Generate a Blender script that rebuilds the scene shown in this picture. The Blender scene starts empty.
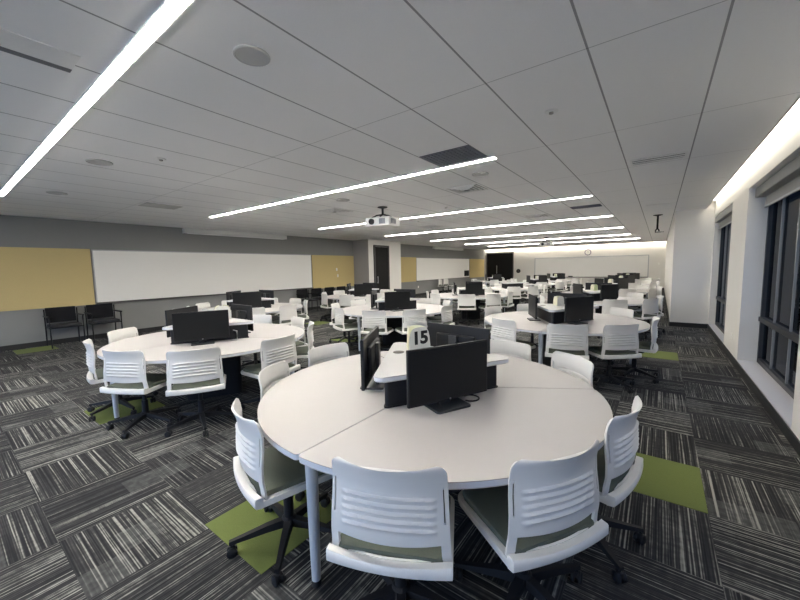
import bpy, bmesh, math, random
from mathutils import Vector, Matrix
random.seed(7)
SC = bpy.context.scene
COL = SC.collection
PI = math.pi
R = math.radians

# ------------------------------------------------------------------ materials
def new_mat(name):
    m = bpy.data.materials.new(name); m.use_nodes = True
    nt = m.node_tree
    return m, nt, nt.nodes['Principled BSDF']

def mat(name, col, rough=.5, metal=0., noise=0., scale=40., spec=.5, bump=0.):
    m, nt, b = new_mat(name)
    b.inputs['Base Color'].default_value = (*col, 1)
    b.inputs['Roughness'].default_value = rough
    b.inputs['Metallic'].default_value = metal
    b.inputs['Specular IOR Level'].default_value = spec
    if noise or bump:
        tc = nt.nodes.new('ShaderNodeTexCoord')
        n = nt.nodes.new('ShaderNodeTexNoise'); n.inputs['Scale'].default_value = scale
        n.inputs['Detail'].default_value = 4
        nt.links.new(tc.outputs['Object'], n.inputs['Vector'])
        if noise:
            mx = nt.nodes.new('ShaderNodeMix'); mx.data_type = 'RGBA'
            mx.inputs[6].default_value = (*[max(0, c * (1 - noise)) for c in col], 1)
            mx.inputs[7].default_value = (*[min(1, c * (1 + noise)) for c in col], 1)
            nt.links.new(n.outputs['Fac'], mx.inputs[0]); nt.links.new(mx.outputs[2], b.inputs['Base Color'])
        if bump:
            bp = nt.nodes.new('ShaderNodeBump'); bp.inputs['Strength'].default_value = bump
            bp.inputs['Distance'].default_value = .004
            nt.links.new(n.outputs['Fac'], bp.inputs['Height']); nt.links.new(bp.outputs['Normal'], b.inputs['Normal'])
    return m

def emit(name, col, s):
    m, nt, b = new_mat(name)
    b.inputs['Base Color'].default_value = (.8, .8, .8, 1)
    b.inputs['Emission Color'].default_value = (*col, 1)
    b.inputs['Emission Strength'].default_value = s
    return m

STRIP = 46.0
WORLD = 3.2
COVE = 3.2
COVEB = 9.0
M = dict(
    white=mat('white_plastic', (.70, .69, .665), .38, noise=.02, scale=8),
    table=mat('white_laminate', (.46, .44, .43), .45, spec=.2, noise=.02, scale=5),
    edge=mat('edge_band', (.62, .64, .68), .4),
    shelf=mat('shelf_laminate', (.50, .495, .49), .45, spec=.25, noise=.02, scale=5),
    cush=mat('olive_upholstery', (.105, .118, .09), .9, noise=.15, scale=180, bump=.2),
    black=mat('black_plastic', (.010, .0105, .013), .55, spec=.3, noise=.1, scale=30),
    screen=mat('dark_screen', (.007, .0075, .009), .4, spec=.25),
    bezel=mat('monitor_case', (.011, .0115, .014), .55, spec=.3),
    stand=mat('monitor_stand', (.03, .032, .036), .45),
    pod=mat('black_panel', (.012, .013, .017), .65, spec=.3, noise=.1, scale=60),
    leg=mat('leg_paint', (.50, .54, .60), .35, metal=.2, noise=.03, scale=9),
    mesh=mat('black_mesh_fabric', (.018, .018, .022), .85, noise=.3, scale=250, bump=.3),
    wallgrey=mat('grey_paint', (.25, .25, .246), .85, noise=.03, scale=3),
    wallwhite=mat('white_paint', (.74, .72, .68), .85, noise=.02, scale=3),
    colgrey=mat('warm_grey_paint', (.37, .35, .32), .85, noise=.02, scale=3),
    tan=mat('tan_tackboard', (.58, .46, .22), .92, noise=.08, scale=120, bump=.15),
    board=mat('whiteboard_enamel', (.84, .825, .79), .45, noise=.01, scale=2),
    alu=mat('aluminium', (.45, .46, .47), .4, metal=.6, noise=.03, scale=20),
    tray=mat('dark_tray', (.10, .095, .09), .5, noise=.05, scale=20),
    base=mat('black_rubber_base', (.012, .012, .013), .6, noise=.1, scale=20),
    door=mat('dark_door_veneer', (.010, .0095, .0095), .6, spec=.15, noise=.2, scale=14),
    doorframe=mat('grey_door_frame', (.045, .042, .04), .5, noise=.05, scale=10),
    steel=mat('brushed_steel', (.42, .42, .40), .35, metal=.9, noise=.05, scale=60),
    frame=mat('window_frame', (.03, .032, .036), .45, metal=.3, noise=.05, scale=12),
    sill=mat('stone_sill', (.58, .57, .58), .4, noise=.04, scale=25),
    shade=mat('grey_roller_shade', (.30, .30, .29), .7, noise=.05, scale=60),
    green=mat('green_carpet', (.12, .15, .034), .95, noise=.15, scale=160, bump=.4),
    card=mat('white_card', (.80, .79, .74), .7, noise=.01, scale=5),
    cardy=mat('pale_yellow_card', (.76, .75, .56), .7, noise=.02, scale=9),
    cardl=mat('lime_card', (.60, .66, .36), .7, noise=.02, scale=9),
    ink=mat('black_ink', (.006, .006, .006), .6),
    grille=mat('dark_grille', (.17, .175, .21), .7, noise=.1, scale=60),
    vent=mat('vent_white', (.84, .84, .83), .6, noise=.03, scale=20),
    ventdark=mat('vent_shadow_gap', (.20, .20, .21), .8),
    speaker=mat('speaker_grille', (.50, .50, .495), .8, noise=.06, scale=400),
    proj=mat('projector_white', (.72, .72, .70), .45, noise=.02, scale=10),
    brown=mat('brown_grommet', (.07, .055, .045), .5, noise=.05, scale=30),
    strip=emit('lamp_diffuser', (1, .955, .87), STRIP),
    cove=emit('cove_lamp', (1, .93, .80), COVE),
    coveb=emit('far_cove_lamp', (1, .91, .76), COVEB),
    asphalt=mat('dark_asphalt', (.012, .014, .018), .9, noise=.2, scale=6),
    pave=mat('pale_concrete', (.42, .45, .50), .9, noise=.1, scale=4),
    leaf=mat('dark_foliage', (.02, .032, .02), .9, noise=.4, scale=9, bump=.5),
    bark=mat('bark', (.035, .03, .027), .9, noise=.3, scale=20),
    stone=mat('outside_wall', (.012, .016, .024), .9, noise=.1, scale=3),
    logo=mat('silver_mark', (.35, .35, .36), .3, metal=.6),
    paving=mat('warm_bounce_paving', (.62, .56, .47), .9, noise=.08, scale=4),  # pale warm tone picked to bounce light up to the ceiling
    mull=mat('grey_mullion', (.20, .21, .22), .5, noise=.03, scale=20),
    gap=mat('dark_gap', (.05, .05, .052), .8),
    clockrim=mat('violet_grey_rim', (.10, .09, .17), .5),
    led=emit('sensor_ring', (.35, .30, .9), .25),
)

def glass_mat(nm, tint):
    m = bpy.data.materials.new(nm); m.use_nodes = True
    nt = m.node_tree; nt.nodes.clear()
    o = nt.nodes.new('ShaderNodeOutputMaterial'); mx = nt.nodes.new('ShaderNodeMixShader')
    t = nt.nodes.new('ShaderNodeBsdfTransparent'); t.inputs[0].default_value = (*tint, 1)
    g = nt.nodes.new('ShaderNodeBsdfGlossy'); g.inputs['Roughness'].default_value = .02
    f = nt.nodes.new('ShaderNodeFresnel'); f.inputs['IOR'].default_value = 1.12
    nt.links.new(f.outputs[0], mx.inputs[0]); nt.links.new(t.outputs[0], mx.inputs[1])
    nt.links.new(g.outputs[0], mx.inputs[2]); nt.links.new(mx.outputs[0], o.inputs[0])
    return m
M['glass'] = glass_mat('window_glass', (.72, .80, .86)); M['tinted'] = glass_mat('tinted_window_glass', (.26, .31, .37))

TX0, TY0, TW, TH = .302, 2.75, .61, .605
def carpet_mat():
    m, nt, b = new_mat('striped_carpet_tiles')
    N = nt.nodes; L = nt.links
    tc = N.new('ShaderNodeTexCoord'); sp = N.new('ShaderNodeSeparateXYZ')
    L.new(tc.outputs['Object'], sp.inputs[0])
    def mth(op, a, c=None, d=None):
        n = N.new('ShaderNodeMath'); n.operation = op
        for k, v in enumerate((a, c, d)):
            if v is None: continue
            if isinstance(v, (int, float)): n.inputs[k].default_value = v
            else: L.new(v, n.inputs[k])
        return n.outputs[0]
    x, y = sp.outputs[0], sp.outputs[1]
    tx = mth('DIVIDE', mth('SUBTRACT', x, TX0), TW); ty = mth('DIVIDE', mth('SUBTRACT', y, TY0), TH)
    i = mth('FLOOR', tx); j = mth('FLOOR', ty)
    par = mth('PINGPONG', mth('ADD', i, j), 1.0)           # 0: stripes along y, 1: along x
    def mixf(f, a, c):
        n = N.new('ShaderNodeMix'); n.data_type = 'FLOAT'
        L.new(f, n.inputs[0]); L.new(a, n.inputs[2]); L.new(c, n.inputs[3]); return n.outputs[0]
    u = mixf(par, x, y); v = mixf(par, y, x)
    wn = N.new('ShaderNodeTexWhiteNoise'); wn.noise_dimensions = '2D'
    cb = N.new('ShaderNodeCombineXYZ'); L.new(i, cb.inputs[0]); L.new(j, cb.inputs[1]); L.new(cb.outputs[0], wn.inputs[0])
    rnd = wn.outputs['Value']
    def noise(su, sv, off, det, rough=.5):
        c = N.new('ShaderNodeCombineXYZ')
        L.new(mth('MULTIPLY', u, su), c.inputs[0]); L.new(mth('MULTIPLY', v, sv), c.inputs[1])
        L.new(mth('MULTIPLY', rnd, off), c.inputs[2])
        n = N.new('ShaderNodeTexNoise'); n.inputs['Scale'].default_value = 1; n.inputs['Detail'].default_value = det
        n.inputs['Roughness'].default_value = rough
        L.new(c.outputs[0], n.inputs['Vector']); return n.outputs['Fac']
    a = noise(128, .9, 90, 0)
    a2 = noise(190, 7, 70, 1)
    a3 = noise(22, 30, 50, 2)
    s = mth('ADD', mth('ADD', mth('MULTIPLY', a, .68), mth('MULTIPLY', a2, .18)), mth('MULTIPLY', a3, .14))
    s = mth('ADD', s, mth('MULTIPLY', mth('SUBTRACT', rnd, .5), .07))
    cr = N.new('ShaderNodeValToRGB'); L.new(s, cr.inputs[0])
    e = cr.color_ramp.elements
    e[0].position = .34; e[0].color = (.016, .016, .018, 1)
    e[1].position = .72; e[1].color = (.32, .315, .285, 1)
    for p, c in ((.46, (.027, .027, .029)), (.55, (.046, .046, .046)), (.59, (.075, .075, .072)), (.63, (.17, .168, .152))):
        q = e.new(p); q.color = (*c, 1)
    # soft paler blocks woven across some tiles
    vo = N.new('ShaderNodeTexWhiteNoise'); vo.noise_dimensions = '2D'
    c2 = N.new('ShaderNodeCombineXYZ')
    L.new(mth('FLOOR', mth('MULTIPLY', tx, 3)), c2.inputs[0]); L.new(mth('FLOOR', mth('MULTIPLY', ty, 3)), c2.inputs[1])
    L.new(c2.outputs[0], vo.inputs[0])
    blk = mth('MULTIPLY', mth('GREATER_THAN', vo.outputs['Value'], .86), mth('MULTIPLY', a3, .45))
    mx = N.new('ShaderNodeMix'); mx.data_type = 'RGBA'
    L.new(blk, mx.inputs[0]); L.new(cr.outputs[0], mx.inputs[6]); mx.inputs[7].default_value = (.17, .172, .165, 1)
    L.new(mx.outputs[2], b.inputs['Base Color'])
    b.inputs['Roughness'].default_value = .95; b.inputs['Specular IOR Level'].default_value = .15
    bp = N.new('ShaderNodeBump'); bp.inputs['Strength'].default_value = .35; bp.inputs['Distance'].default_value = .004
    L.new(s, bp.inputs['Height']); L.new(bp.outputs[0], b.inputs['Normal'])
    return m
M['carpet'] = carpet_mat()

CX0, CW, CY0, CH = -.382, .612, .79, 1.57
def ceiling_mat():
    m, nt, b = new_mat('acoustic_panel_ceiling')
    N = nt.nodes; L = nt.links
    tc = N.new('ShaderNodeTexCoord'); sp = N.new('ShaderNodeSeparateXYZ'); L.new(tc.outputs['Object'], sp.inputs[0])
    def mth(op, a, c=None):
        n = N.new('ShaderNodeMath'); n.operation = op
        for k, v in enumerate((a, c)):
            if v is None: continue
            if isinstance(v, (int, float)): n.inputs[k].default_value = v
            else: L.new(v, n.inputs[k])
        return n.outputs[0]
    def line(c, o, p, w):      # 1 inside the joint
        t = mth('DIVIDE', mth('SUBTRACT', c, o), p)
        d = mth('ABSOLUTE', mth('SUBTRACT', t, mth('ROUND', t)))
        return mth('LESS_THAN', mth('MULTIPLY', d, p), w)
    lx = line(sp.outputs[0], CX0, CW, .0062); ly = line(sp.outputs[1], CY0, CH, .0035)
    n = N.new('ShaderNodeTexNoise'); n.inputs['Scale'].default_value = 130; n.inputs['Detail'].default_value = 3
    L.new(tc.outputs['Object'], n.inputs['Vector'])
    cr = N.new('ShaderNodeValToRGB'); L.new(n.outputs['Fac'], cr.inputs[0])
    cr.color_ramp.elements[0].color = (.87, .87, .87, 1); cr.color_ramp.elements[1].color = (.91, .91, .91, 1)
    m1 = N.new('ShaderNodeMix'); m1.data_type = 'RGBA'
    L.new(mth('MULTIPLY', ly, .5), m1.inputs[0]); L.new(cr.outputs[0], m1.inputs[6]); m1.inputs[7].default_value = (.10, .10, .10, 1)
    m2 = N.new('ShaderNodeMix'); m2.data_type = 'RGBA'
    L.new(mth('MULTIPLY', lx, .66), m2.inputs[0]); L.new(m1.outputs[2], m2.inputs[6]); m2.inputs[7].default_value = (.07, .07, .075, 1)
    L.new(m2.outputs[2], b.inputs['Base Color']); b.inputs['Roughness'].default_value = .9
    b.inputs['Specular IOR Level'].default_value = .2
    return m
M['ceil'] = ceiling_mat()

# ------------------------------------------------------------------ mesh helpers
def to_obj(name, bm, m, parent=None, smooth=None, loc=None):
    me = bpy.data.meshes.new(name)
    bmesh.ops.recalc_face_normals(bm, faces=bm.faces)
    if smooth is not None:
        for f in bm.faces: f.smooth = True
        for e in bm.edges:
            if len(e.link_faces) != 2 or e.calc_face_angle(0) > R(smooth): e.smooth = False
    bm.to_mesh(me); bm.free()
    ms = m if isinstance(m, (list, tuple)) else [m]
    for k in ms: me.materials.append(M[k])
    o = bpy.data.objects.new(name, me); COL.objects.link(o)
    if parent: o.parent = parent
    if loc: o.location = loc
    return o

def tag(o, label=None, cat=None, group=None, kind=None):
    if label: o['label'] = label
    if cat: o['category'] = cat
    if group: o['group'] = group
    if kind: o['kind'] = kind
    return o

def thing(name, label, cat, loc=(0, 0, 0), rz=0, group=None):
    o = bpy.data.objects.new(name, None); COL.objects.link(o)
    o.empty_display_size = .1
    o.location = loc; o.rotation_euler = (0, 0, rz)
    return tag(o, label, cat, group)

def add_box(bm, c, s, rz=0, bev=0, mi=0, mtx=None):
    g = bmesh.ops.create_cube(bm, size=1)
    vs = g['verts']
    T = Matrix.Translation(Vector(c)) @ Matrix.Rotation(rz, 4, 'Z') @ Matrix.Diagonal((*s, 1))
    if mtx is not None: T = mtx @ T
    bmesh.ops.transform(bm, matrix=T, verts=vs)
    fs = list({f for v in vs for f in v.link_faces})
    if bev:
        es = list({e for v in vs for e in v.link_edges})
        r = bmesh.ops.bevel(bm, geom=es, offset=bev, segments=2, affect='EDGES', profile=.5)
        fs = list({f for f in r['faces']} | {f for f in fs if f.is_valid})
    for f in fs:
        if f.is_valid: f.material_index = mi
    return fs

def box(c, s, rz=0, bev=0):
    bm = bmesh.new(); add_box(bm, c, s, rz, bev); return bm

def b2(x0, x1, y0, y1, z0, z1, bev=0):
    return box(((x0 + x1) / 2, (y0 + y1) / 2, (z0 + z1) / 2), (x1 - x0, y1 - y0, z1 - z0), 0, bev)

def add_b2(bm, x0, x1, y0, y1, z0, z1, bev=0, mi=0):
    return add_box(bm, ((x0 + x1) / 2, (y0 + y1) / 2, (z0 + z1) / 2), (x1 - x0, y1 - y0, z1 - z0), 0, bev, mi)

def add_lathe(bm, prof, seg=20, mtx=None, cap=True):
    rings = []
    for r, z in prof:
        ring = []
        for k in range(seg):
            p = Vector((r * math.cos(2 * PI * k / seg), r * math.sin(2 * PI * k / seg), z))
            ring.append(bm.verts.new(mtx @ p if mtx is not None else p))
        rings.append(ring)
    for a, b in zip(rings, rings[1:]):
        for k in range(seg): bm.faces.new((a[k], a[(k + 1) % seg], b[(k + 1) % seg], b[k]))
    if cap:
        bm.faces.new(rings[0][::-1]); bm.faces.new(rings[-1])

def add_tube(bm, pts, r, seg=8, r2=None):
    pts = [Vector(p) for p in pts]; n = len(pts); rings = []
    up = Vector((0, 0, 1))
    for k, p in enumerate(pts):
        d = (pts[min(k + 1, n - 1)] - pts[max(k - 1, 0)]).normalized()
        s = d.cross(up)
        if s.length < 1e-3: s = Vector((1, 0, 0))
        s.normalize(); t = s.cross(d)
        rr = r if r2 is None else r + (r2 - r) * k / (n - 1)
        rings.append([bm.verts.new(p + rr * (math.cos(2 * PI * q / seg) * s + math.sin(2 * PI * q / seg) * t)) for q in range(seg)])
    for a, b in zip(rings, rings[1:]):
        for q in range(seg): bm.faces.new((a[q], a[(q + 1) % seg], b[(q + 1) % seg], b[q]))
    bm.faces.new(rings[0][::-1]); bm.faces.new(rings[-1])

def add_prism(bm, pts, z0, z1, bev=0, mi_side=None):
    """polygon pts (x,y) extruded z0..z1, bevelled rims"""
    lo = [bm.verts.new((x, y, z0)) for x, y in pts]; hi = [bm.verts.new((x, y, z1)) for x, y in pts]
    n = len(pts)
    top = bm.faces.new(hi); bot = bm.faces.new(lo[::-1]); sides = []
    for k in range(n): sides.append(bm.faces.new((lo[k], lo[(k + 1) % n], hi[(k + 1) % n], hi[k])))
    if mi_side is not None:
        for f in sides: f.material_index = mi_side
    if bev:
        es = list(top.edges) + list(bot.edges)
        bmesh.ops.bevel(bm, geom=es, offset=bev, segments=2, affect='EDGES', profile=.5)

def round_poly(pts, r, seg=6):
    out = []; n = len(pts)
    for k in range(n):
        p = Vector(pts[k]); a = (Vector(pts[k - 1]) - p).normalized(); b = (Vector(pts[(k + 1) % n]) - p).normalized()
        ang = a.angle(b); rr = r if not isinstance(r, (list, tuple)) else r[k]
        d = rr / math.tan(ang / 2); c = p + (a + b).normalized() * (rr / math.sin(ang / 2))
        s = p + a * d - c; e = p + b * d - c
        a0 = math.atan2(s.y, s.x); a1 = math.atan2(e.y, e.x)
        da = (a1 - a0 + PI) % (2 * PI) - PI
        for q in range(seg + 1):
            t = a0 + da * q / seg; out.append((c.x + rr * math.cos(t), c.y + rr * math.sin(t)))
    return out

def struct(name, bm, m, parent=None, smooth=None, label=None):
    o = to_obj(name, bm, m, parent, smooth)
    if not parent:
        o['kind'] = 'structure'
        if label: o['label'] = label
    return o

def dup(root, loc, rz, label=None, group=None):
    r = root.copy(); COL.objects.link(r); r.location = loc; r.rotation_euler = (0, 0, rz)
    if label: r['label'] = label
    if group: r['group'] = group
    for ch in root.children:
        c = ch.copy(); COL.objects.link(c); c.parent = r
        for g in ch.children:
            d = g.copy(); COL.objects.link(d); d.parent = c
    return r

# ------------------------------------------------------------------ room shell
CZ = 2.78; XL = -10.8; XR = .96; YB = 25.5; YF = -4.5; JY = 10.8; JX = .25
fl = struct('floor', b2(XL - .2, XR + .02, YF - .2, YB + .2, -.1, 0), 'carpet', label='dark grey striped carpet tile floor')
ce = bmesh.new()
add_b2(ce, XL - .1, XR - .15, YF - .1, JY, CZ, CZ + .04)
add_b2(ce, XL - .1, JX, JY, YB - .22, CZ, CZ + .04)
struct('ceiling', ce, 'ceil', label='grey white panel ceiling with dark reveals')
# plenum closing the coves
pl = bmesh.new()
add_b2(pl, XR - .16, XR + .2, YF, JY + .2, CZ + .16, CZ + .2); add_b2(pl, XR - .165, XR - .15, YF, JY, CZ, CZ + .18)
add_b2(pl, XL - .1, JX + .1, YB - .23, YB + .1, CZ + .16, CZ + .2); add_b2(pl, XL, JX, YB - .235, YB - .22, CZ, CZ + .18)
struct('trim_1', pl, 'vent', label='white cove recess along the ceiling edge')
cl = thing('cove_light', 'warm white cove light washing the window wall', 'light', (XR - .075, 3, CZ + .13))
to_obj('diffuser', box((0, 0, .012), (.10, 15.2, .02)), 'cove', cl); to_obj('housing', box((0, 0, .026), (.12, 15.3, .012)), 'vent', cl)
cl = thing('cove_light', 'warm white cove light washing the far end wall', 'light', (-5.2, YB - .11, CZ + .13))
to_obj('diffuser', box((0, 0, .012), (10.8, .14, .02)), 'coveb', cl); to_obj('housing', box((0, 0, .026), (10.9, .16, .012)), 'vent', cl)

struct('wall_left', b2(XL - .15, XL, YF, YB + .1, 0, CZ + .05), 'wallgrey', label='mid grey painted wall behind the boards')
struct('wall_back', b2(XL - .1, JX + .3, YB, YB + .15, 0, CZ + .25), 'wallwhite', label='off-white far end wall')
ADDED_WIN = [(-10.2, -7.0), (-6.6, -3.4), (-3.0, .4)]  # unseen windows, added behind the viewer to supply blue fill light
wf = bmesh.new(); xs = [XL - .1] + [v for ab in ADDED_WIN for v in ab] + [XR + .42]
for k in range(0, len(xs), 2): add_b2(wf, xs[k], xs[k + 1], YF - .2, YF, 0, CZ + .2)
for a, b in ADDED_WIN: add_b2(wf, a, b, YF - .2, YF, 2.62, CZ + .2); add_b2(wf, a, b, YF - .2, YF, 0, .1)
struct('wall_front', wf, 'wallwhite', label='off-white wall behind the viewer with added fill-light windows')
for n, (a, b) in enumerate(ADDED_WIN):
    w = thing('window_%d' % (n + 5), 'added window behind the viewer letting in blue fill light', 'window', ((a + b) / 2, YF - .1, .1)); w['kind'] = 'structure'
    hw = (b - a) / 2; H = 2.52; fm = bmesh.new()
    for s in (-1, 1): add_box(fm, (s * (hw - .025), 0, H / 2), (.05, .07, H))
    for z in (.03, .8, H - .03): add_box(fm, (0, 0, z), (2 * hw, .07, .06))
    to_obj('window_frame', fm, 'frame', w)
    for q in (-.17, .17): to_obj('mullion', box((hw * 2 * q, 0, H / 2), (.045, .08, H)), 'frame', w)
    to_obj('pane', box((0, .01, H / 2), (2 * hw - .06, .008, H - .06)), 'glass', w)
# box projecting at the right, beyond the windows
struct('wall_right_return', b2(JX, XR + .4, JY, YB + .1, 0, CZ + .2), 'wallwhite', label='white wall box projecting past the windows')
# right wall with deep window openings
WINS = [(-3.9, -1.5), (.1, 2.5), (4.3, 6.95), (8.3, 10.72)]
WZ0, WZ1, XG = .12, 2.56, 1.2
XGS = [1.2, 1.2, 1.2, 1.11]
wr = bmesh.new()
ys = [YF]
for a, b in WINS: ys += [a, b]
ys.append(JY)
for k in range(0, len(ys), 2): add_b2(wr, XR, XR + .42, ys[k], ys[k + 1], 0, CZ + .2)
for a, b in WINS:
    add_b2(wr, XR, XR + .42, a, b, WZ1, CZ + .2); add_b2(wr, XR, XR + .42, a, b, 0, WZ0 - .02)
struct('wall_right', wr, 'wallwhite', label='off-white window wall')
# projecting column box on the left wall, with a dark door
CXF = -9.92; CY1, CY2 = 11.2, 13.5
cb = bmesh.new()
add_b2(cb, XL, CXF, CY1, CY2, 0, CZ + .02)
for f in cb.faces: f.material_index = 0 if f.calc_center_median().x < CXF - .02 else 1
struct('wall_column', cb, ['colgrey', 'wallwhite'], label='projecting wall box with a dark door on its white face')
d2 = thing('door_2', 'dark door in the white face of the column', 'door', (CXF, 12.04, 0)); d2['kind'] = 'structure'
to_obj('door_leaf', box((.012, 0, 1.24), (.03, .88, 2.48)), 'door', d2)
fr = bmesh.new()
for s in (-1, 1): add_box(fr, (.02, s * .48, 1.26), (.06, .08, 2.52))
add_box(fr, (.02, 0, 2.52), (.06, 1.04, .07)); to_obj('door_frame', fr, 'doorframe', d2)
hb = bmesh.new(); add_tube(hb, [(.07, -.33, .9), (.07, -.33, 1.2)], .012)
add_box(hb, (.045, -.33, .93), (.05, .02, .02)); add_box(hb, (.045, -.33, 1.17), (.05, .02, .02)); to_obj('door_handle', hb, 'steel', d2)
# double door on far wall
d1 = thing('door_1', 'black double door at the left of the far wall', 'door', (-9.59, YB, 0)); d1['kind'] = 'structure'
for s in (-1, 1):
    lf = to_obj('door_leaf', box((s * .485, -.02, 1.24), (.965, .04, 2.48)), 'door', d1)
    hb = bmesh.new(); add_tube(hb, [(s * .1 - .1, -.09, 1.0), (s * .1 - .1, -.09, 1.6)], .022)
    add_box(hb, (s * .1 - .1, -.06, 1.05), (.025, .06, .025)); add_box(hb, (s * .1 - .1, -.06, 1.55), (.025, .06, .025))
    if s == -1: to_obj('door_handle', hb, 'steel', lf)
    else: hb.free()
fr = bmesh.new()
for s in (-1, 1): add_box(fr, (s * 1.0, -.03, 1.26), (.06, .08, 2.52))
add_box(fr, (0, -.03, 2.52), (2.06, .08, .06)); to_obj('door_frame', fr, 'doorframe', d1)
# baseboards
def bbo(name, *a): struct(name, b2(*a), 'base', label='black rubber baseboard')
bbo('baseboard_left', XL, XL + .012, YF, CY1, 0, .105)
bbo('baseboard_left_far', XL, XL + .012, CY2, YB, 0, .105)
bbo('baseboard_column', XL, CXF + .012, CY1 - .012, CY1, 0, .105)
bbo('baseboard_right', XR - .012, XR, YF, JY, 0, .105)
bbo('baseboard_return', JX - .012, XR, JY - .012, JY, 0, .105)
bbo('baseboard_return_side', JX - .012, JX, JY, YB, 0, .105)
bbo('baseboard_back', -8.5, JX, YB - .012, YB, 0, .105)
# windows
for n, (a, b) in enumerate(WINS):
    XG = XGS[n]
    w = thing('window_%d' % (n + 1), ['window behind the viewer', 'window beside the viewer', 'large dark window nearest the camera at right edge', 'narrow looking dark window by the white wall box'][n], 'window', (XG, (a + b) / 2, WZ0))
    w['kind'] = 'structure'
    hw = (b - a) / 2; H = WZ1 - WZ0
    fm = bmesh.new()
    for s in (-1, 1): add_box(fm, (0, s * (hw - .025), H / 2), (.07, .05, H))
    add_box(fm, (0, 0, .03), (.07, 2 * hw, .06)); add_box(fm, (0, 0, H - .03), (.07, 2 * hw, .06))
    to_obj('window_frame', fm, 'frame', w)
    for q in (.26, .0, -.26):
        to_obj('mullion', box((-.01, hw * 2 * q, H / 2), (.02, .026, H)), 'mull', w)
    to_obj('transom', box((-.005, 0, .62), (.09, 2 * hw, .06)), 'frame', w)
    to_obj('pane', box((.01, 0, H / 2), (.008, 2 * hw - .06, H - .06)), 'tinted', w)
    to_obj('window_sill', box(((XR - XG) / 2 + .02, 0, -.01), (XG - XR + .04, 2 * hw, .02)), 'sill', w)
    sh = bmesh.new(); add_box(sh, ((-.12 if n < 3 else -.09), 0, H - .07), (.11, 2 * hw - .02, .13), 0, .01)
    sc_ = to_obj('shade_cassette', sh, 'shade', w)
    to_obj('shade_fabric', box((-.07, 0, H - .17), (.006, 2 * hw - .06, .2)), 'shade', sc_)
    to_obj('hem_bar', box((-.07, 0, H - .27), (.02, 2 * hw - .06, .025)), 'alu', sc_)
# boards on the left wall
def panel(name, label, cat, y0, y1, z0, z1, m, fw=.0, group=None):
    t = thing(name, label, cat, (XL, (y0 + y1) / 2, z0), 0, group); h = z1 - z0; w = y1 - y0
    if m == 'board':
        to_obj('board_surface', box((.012, 0, h / 2), (.02, w - .02, h - .02)), 'board', t)
        f = bmesh.new()
        for s in (-1, 1): add_box(f, (.014, s * (w / 2 - .012), h / 2), (.028, .024, h))
        add_box(f, (.014, 0, h - .012), (.028, w, .024)); to_obj('board_frame', f, 'alu', t)
        to_obj('marker_tray', box((.05, 0, .012), (.10, w, .03), 0, .006), 'tray', t)
    else:
        to_obj('fabric_panel', box((.021, 0, h / 2), (.03, w - .01, h), 0, .004), m, t)
        to_obj('mounting_rail', box((.003, 0, h - .1), (.006, w - .2, .04)), 'alu', t)
    return t
panel('tackboard', 'tan fabric tackboard at left edge, above the two guest chairs', 'tackboard', -3.0, 2.35, .82, 2.13, 'tan')
panel('whiteboard', 'long whiteboard on grey wall, nearest the camera', 'whiteboard', 2.37, 8.86, .84, 2.12, 'board')
panel('tackboard', 'tan fabric tackboard between the long whiteboard and the column', 'tackboard', 8.88, 11.18, .80, 2.11, 'tan')
panel('tackboard', 'tan fabric tackboard just beyond the column with the door', 'tackboard', 13.52, 16.08, .80, 2.11, 'tan')
panel('whiteboard', 'whiteboard on grey wall beyond the column', 'whiteboard', 16.1, 22.8, .80, 2.10, 'board')
panel('tackboard', 'tan fabric tackboard beside the black double door', 'tackboard', 22.82, 25.4, .76, 2.09, 'tan')
# back wall whiteboard
t = thing('whiteboard', 'wide whiteboard on the far end wall below the clock', 'whiteboard', (-3.8, YB, .72))
to_obj('board_surface', box((0, -.012, .66), (6.5, .02, 1.28)), 'board', t)
f = bmesh.new()
for s in (-1, 1): add_box(f, (s * 3.25, -.016, .66), (.05, .032, 1.32))
add_box(f, (0, -.016, 1.31), (6.55, .032, .045)); to_obj('board_frame', f, 'alu', t)
to_obj('marker_tray', box((0, -.06, .01), (6.5, .12, .05), 0, .008), 'tray', t)
t = thing('board_eraser', 'dark board eraser on the far whiteboard tray', 'eraser', (-4.75, YB - .065, .757))
to_obj('felt', box((0, 0, .018), (.28, .05, .034), 0, .006), 'ink', t); to_obj('grip', box((0, 0, .045), (.26, .045, .02), 0, .006), 'grille', t)
# clock
t = thing('wall_clock', 'round clock with dark rim above the far whiteboard', 'clock', (-3.76, YB, 2.32))
mt = Matrix.Rotation(R(90), 4, 'X')
bm = bmesh.new(); add_lathe(bm, [(.19, 0), (.19, .03), (.165, .045), (.15, .03)], 32, mt); to_obj('rim', bm, 'clockrim', t, 40)
bm = bmesh.new(); add_lathe(bm, [(.15, 0), (.15, .034)], 32, mt); to_obj('dial', bm, 'card', t)
bm = bmesh.new(); add_box(bm, (.03, -.038, .02), (.09, .004, .012), 0); to_obj('hand', bm, 'ink', t)
bm = bmesh.new(); add_box(bm, (0, -.038, .05), (.01, .004, .11), 0); to_obj('hand', bm, 'ink', t)
# round black wall unit
t = thing('wall_speaker', 'round black unit on far wall right of the double door', 'speaker', (-8.2, YB, 1.17))
bm = bmesh.new(); add_lathe(bm, [(.15, 0), (.15, .05), (.11, .09), (.03, .10)], 24, mt); to_obj('housing', bm, 'black', t, 40)
bm = bmesh.new(); add_lathe(bm, [(.05, .095), (.045, .112)], 16, mt); to_obj('cap', bm, 'brown', t)
# dark box standing on the far whiteboard's tray
t = thing('display_panel', 'small dark panel mounted over the right end of the far left whiteboard', 'display', (XL + .03, 22.3, .90))
to_obj('case', box((.03, 0, .2), (.05, .62, .38), 0, .01), 'black', t); to_obj('screen', box((.057, 0, .2), (.004, .56, .32)), 'screen', t)
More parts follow.
